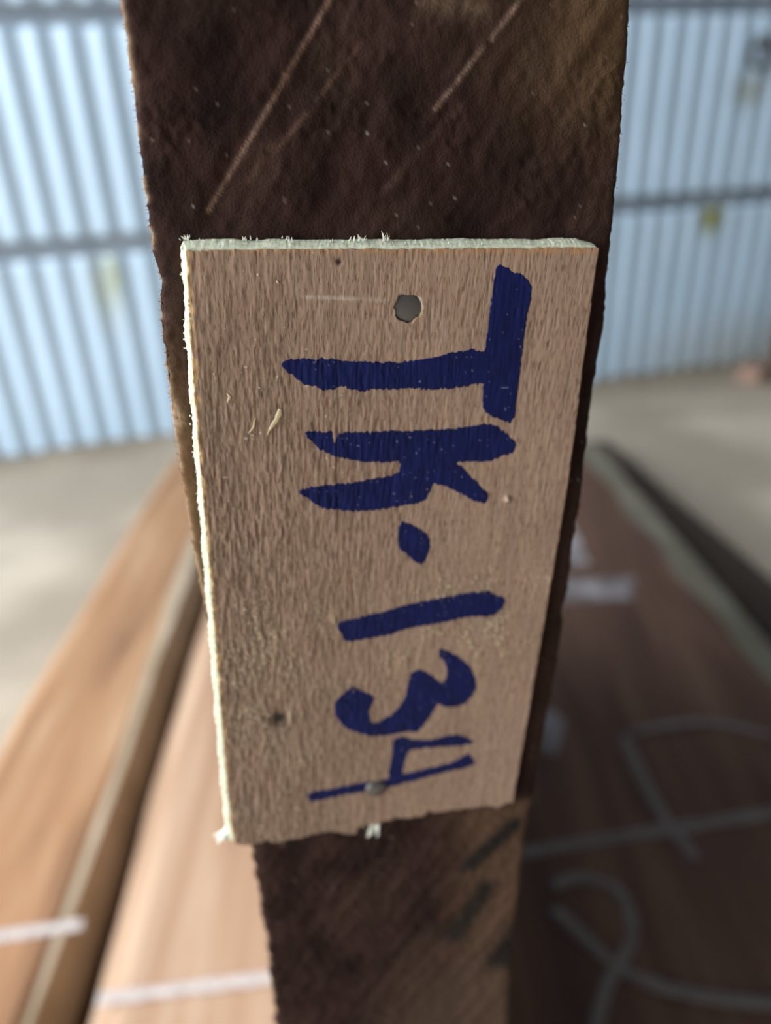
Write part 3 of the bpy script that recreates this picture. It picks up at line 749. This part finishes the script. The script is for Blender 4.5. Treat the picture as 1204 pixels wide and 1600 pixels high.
# loose splinters, dust and frayed ends of the tag
splinter_mat, _, _ = material('pale_splinter', 0.85, (0.62, 0.50, 0.31), 0.2)
def splinter(x0, y0, x1, y1, w, z=0.25):
    V = []; F = []; n = 9
    for i in range(n):
        t = i / (n - 1)
        cx = x0 + (x1 - x0) * t + 0.25 * math.sin(t * 5); cy = y0 + (y1 - y0) * t
        ww = w * (0.25 + math.sin(math.pi * min(t + 0.12, 1.0)) ** 0.7) * (0.8 + 0.4 * random.random())
        for (a, h) in ((-1, 0.0), (-0.4, 0.35), (0.5, 0.3), (1, 0.0)):
            V.append((cx + a * ww, -cy, z + h * w * 1.2))
    for i in range(n - 1):
        for k in range(3):
            F.append((i * 4 + k, i * 4 + k + 1, i * 4 + k + 5, i * 4 + k + 4))
    return mesh_obj('splinter', np.array(V) * 0.001, F, splinter_mat, ply, smooth=False)
tag(splinter(11.9, 22.9, 10.1, 27.0, 0.38, 0.12), 'pale wood splinter lying on the face')
splinter(7.0, 26.6, 8.5, 24.2, 0.16, 0.15); splinter(6.9, 26.7, 8.2, 27.2, 0.14, 0.15)
splinter(4.2, 20.2, 4.5, 21.8, 0.22, 0.12)
white_fibre, _, _ = material('white_frayed_fibre', 0.9, (0.80, 0.80, 0.70), 0.15)
ro, di, le, ra = [], [], [], []
def tuft(x, y, n, sp, L, d, r0=0.00006, r1=0.00014, z=(-2.2, -0.6)):
    for _ in range(n):
        ro.append(((x + random.gauss(0, sp)) * 0.001, -(y + random.gauss(0, 0.1)) * 0.001, random.uniform(*z) * 0.001))
        di.append((d[0] + random.gauss(0, 0.35), d[1] + random.gauss(0, 0.25), d[2] + random.gauss(0, 0.25)))
        le.append(L * random.uniform(0.4, 1.0)); ra.append(random.uniform(r0, r1))
tuft(24.0, -1.2, 12, 0.6, 0.0011, (0, 1, 0.3)); tuft(27.6, -1.2, 8, 0.35, 0.0013, (0, 1, 0.3))
tuft(13.8, -1.2, 7, 0.45, 0.0008, (0, 1, 0.3)); tuft(8.2, -1.2, 5, 0.5, 0.0006, (0, 1, 0.3)); tuft(0.0, -1.2, 8, 0.4, 0.0008, (-0.4, 1, 0.3))
for _ in range(50):
    tuft(random.uniform(0, 60), -1.0, 1, 0.2, 0.0004, (0, 1, 0.3))
for _ in range(45):
    y = random.uniform(0, 116)
    tuft(float(lerp_table(y, TAG_LEFT)) - 0.8, y, 1, 0.08, 0.00045, (-0.7, 0.7, 0.3), 0.00008, 0.00018, z=(-2.6, -1.0))
tuft(29.6, 116.2, 9, 0.3, 0.0050, (-0.3, -1, 0.35), 0.0003, 0.0005, z=(-1.2, -0.5))
tuft(-1.1, 114.4, 26, 0.4, 0.0042, (-0.8, -1, 0.0), 0.00025, 0.0005, z=(-2.6, -1.4))
tuft(26.2, 117.0, 10, 0.8, 0.0018, (0.2, -1, 0.1), 0.0001, 0.00022); tuft(12.5, 117.2, 6, 0.4, 0.0014, (0.1, -1, 0.2)); tuft(33.5, 115.6, 7, 0.8, 0.0012, (0.2, -1, 0.2))
tuft(44.5, 115.3, 9, 1.2, 0.0014, (0.1, -1, 0.2)); tuft(56.5, 115.8, 12, 0.8, 0.0016, (0.1, -1, 0.2)); tuft(5.5, 117.0, 6, 0.8, 0.0010, (0.1, -1, 0.2))
tag(hairs('frayed_fibre', ro, di, le, ra, white_fibre, ply, 0.25), 'white frayed fibres along the cut edges', kind='stuff')
bit_mat, _, _ = material('sawdust', 0.9, (0.58, 0.46, 0.30), 0.2)
V = []; F = []
def grain(x, y, s):
    z = float(hgt[int(np.clip((x + 1.2) / ST, 0, n0 - 1)), int(np.clip((y + 0.6) / ST, 0, n1 - 1))])
    b = len(V); a = random.uniform(0, 6.28); st = random.uniform(0.5, 1.0)
    c, sn = math.cos(a), math.sin(a)
    for (px, py, pz) in ((1, 0, 0), (-1, 0, 0), (0, 1, 0), (0, -1, 0), (0.2, 0.1, 0.9)):
        px *= s; py *= s * st
        V.append((x + c * px - sn * py, -(y + sn * px + c * py), z + pz * s * 0.8))
    F.extend([(b, b + 2, b + 4), (b + 2, b + 1, b + 4), (b + 1, b + 3, b + 4), (b + 3, b, b + 4)])
for (mx, my, sx, sy, n) in ((38, 56, 6, 3.5, 150), (45, 72, 4.5, 4, 90), (12, 62, 9, 9, 160), (6, 95, 4, 11, 50), (14, 35, 9, 22, 60), (33, 45, 5, 10, 60), (40, 60, 12, 8, 80)):
    for _ in range(n):
        x, y = random.gauss(mx, sx), random.gauss(my, sy)
        if 1 < x < 58 and 1 < y < 114: grain(x, y, random.choice((0.06, 0.08, 0.10, 0.14)))
for (x, y, s) in ((8.0, 83.2, 0.35), (7.5, 90.0, 0.3), (6.0, 106.0, 0.3), (12.5, 113.5, 0.4), (5.3, 112.5, 0.3), (11.3, 103.5, 0.45), (12.8, 108.8, 0.5), (9.2, 108.0, 0.4), (24.0, 79.5, 0.2), (9.5, 3.2, 0.3), (12.2, 4.2, 0.35), (2.6, 17.3, 0.3), (9.0, 19.5, 0.22), (3.3, 58.0, 0.4), (8.5, 63.0, 0.25), (4.0, 97.0, 0.25), (14.5, 102.0, 0.3), (2.8, 75.0, 0.25)):
    grain(x, y, s)
tag(mesh_obj('sawdust', np.array(V) * 0.001, F, bit_mat, ply, smooth=False), 'pale sawdust grains stuck to the face', kind='stuff')
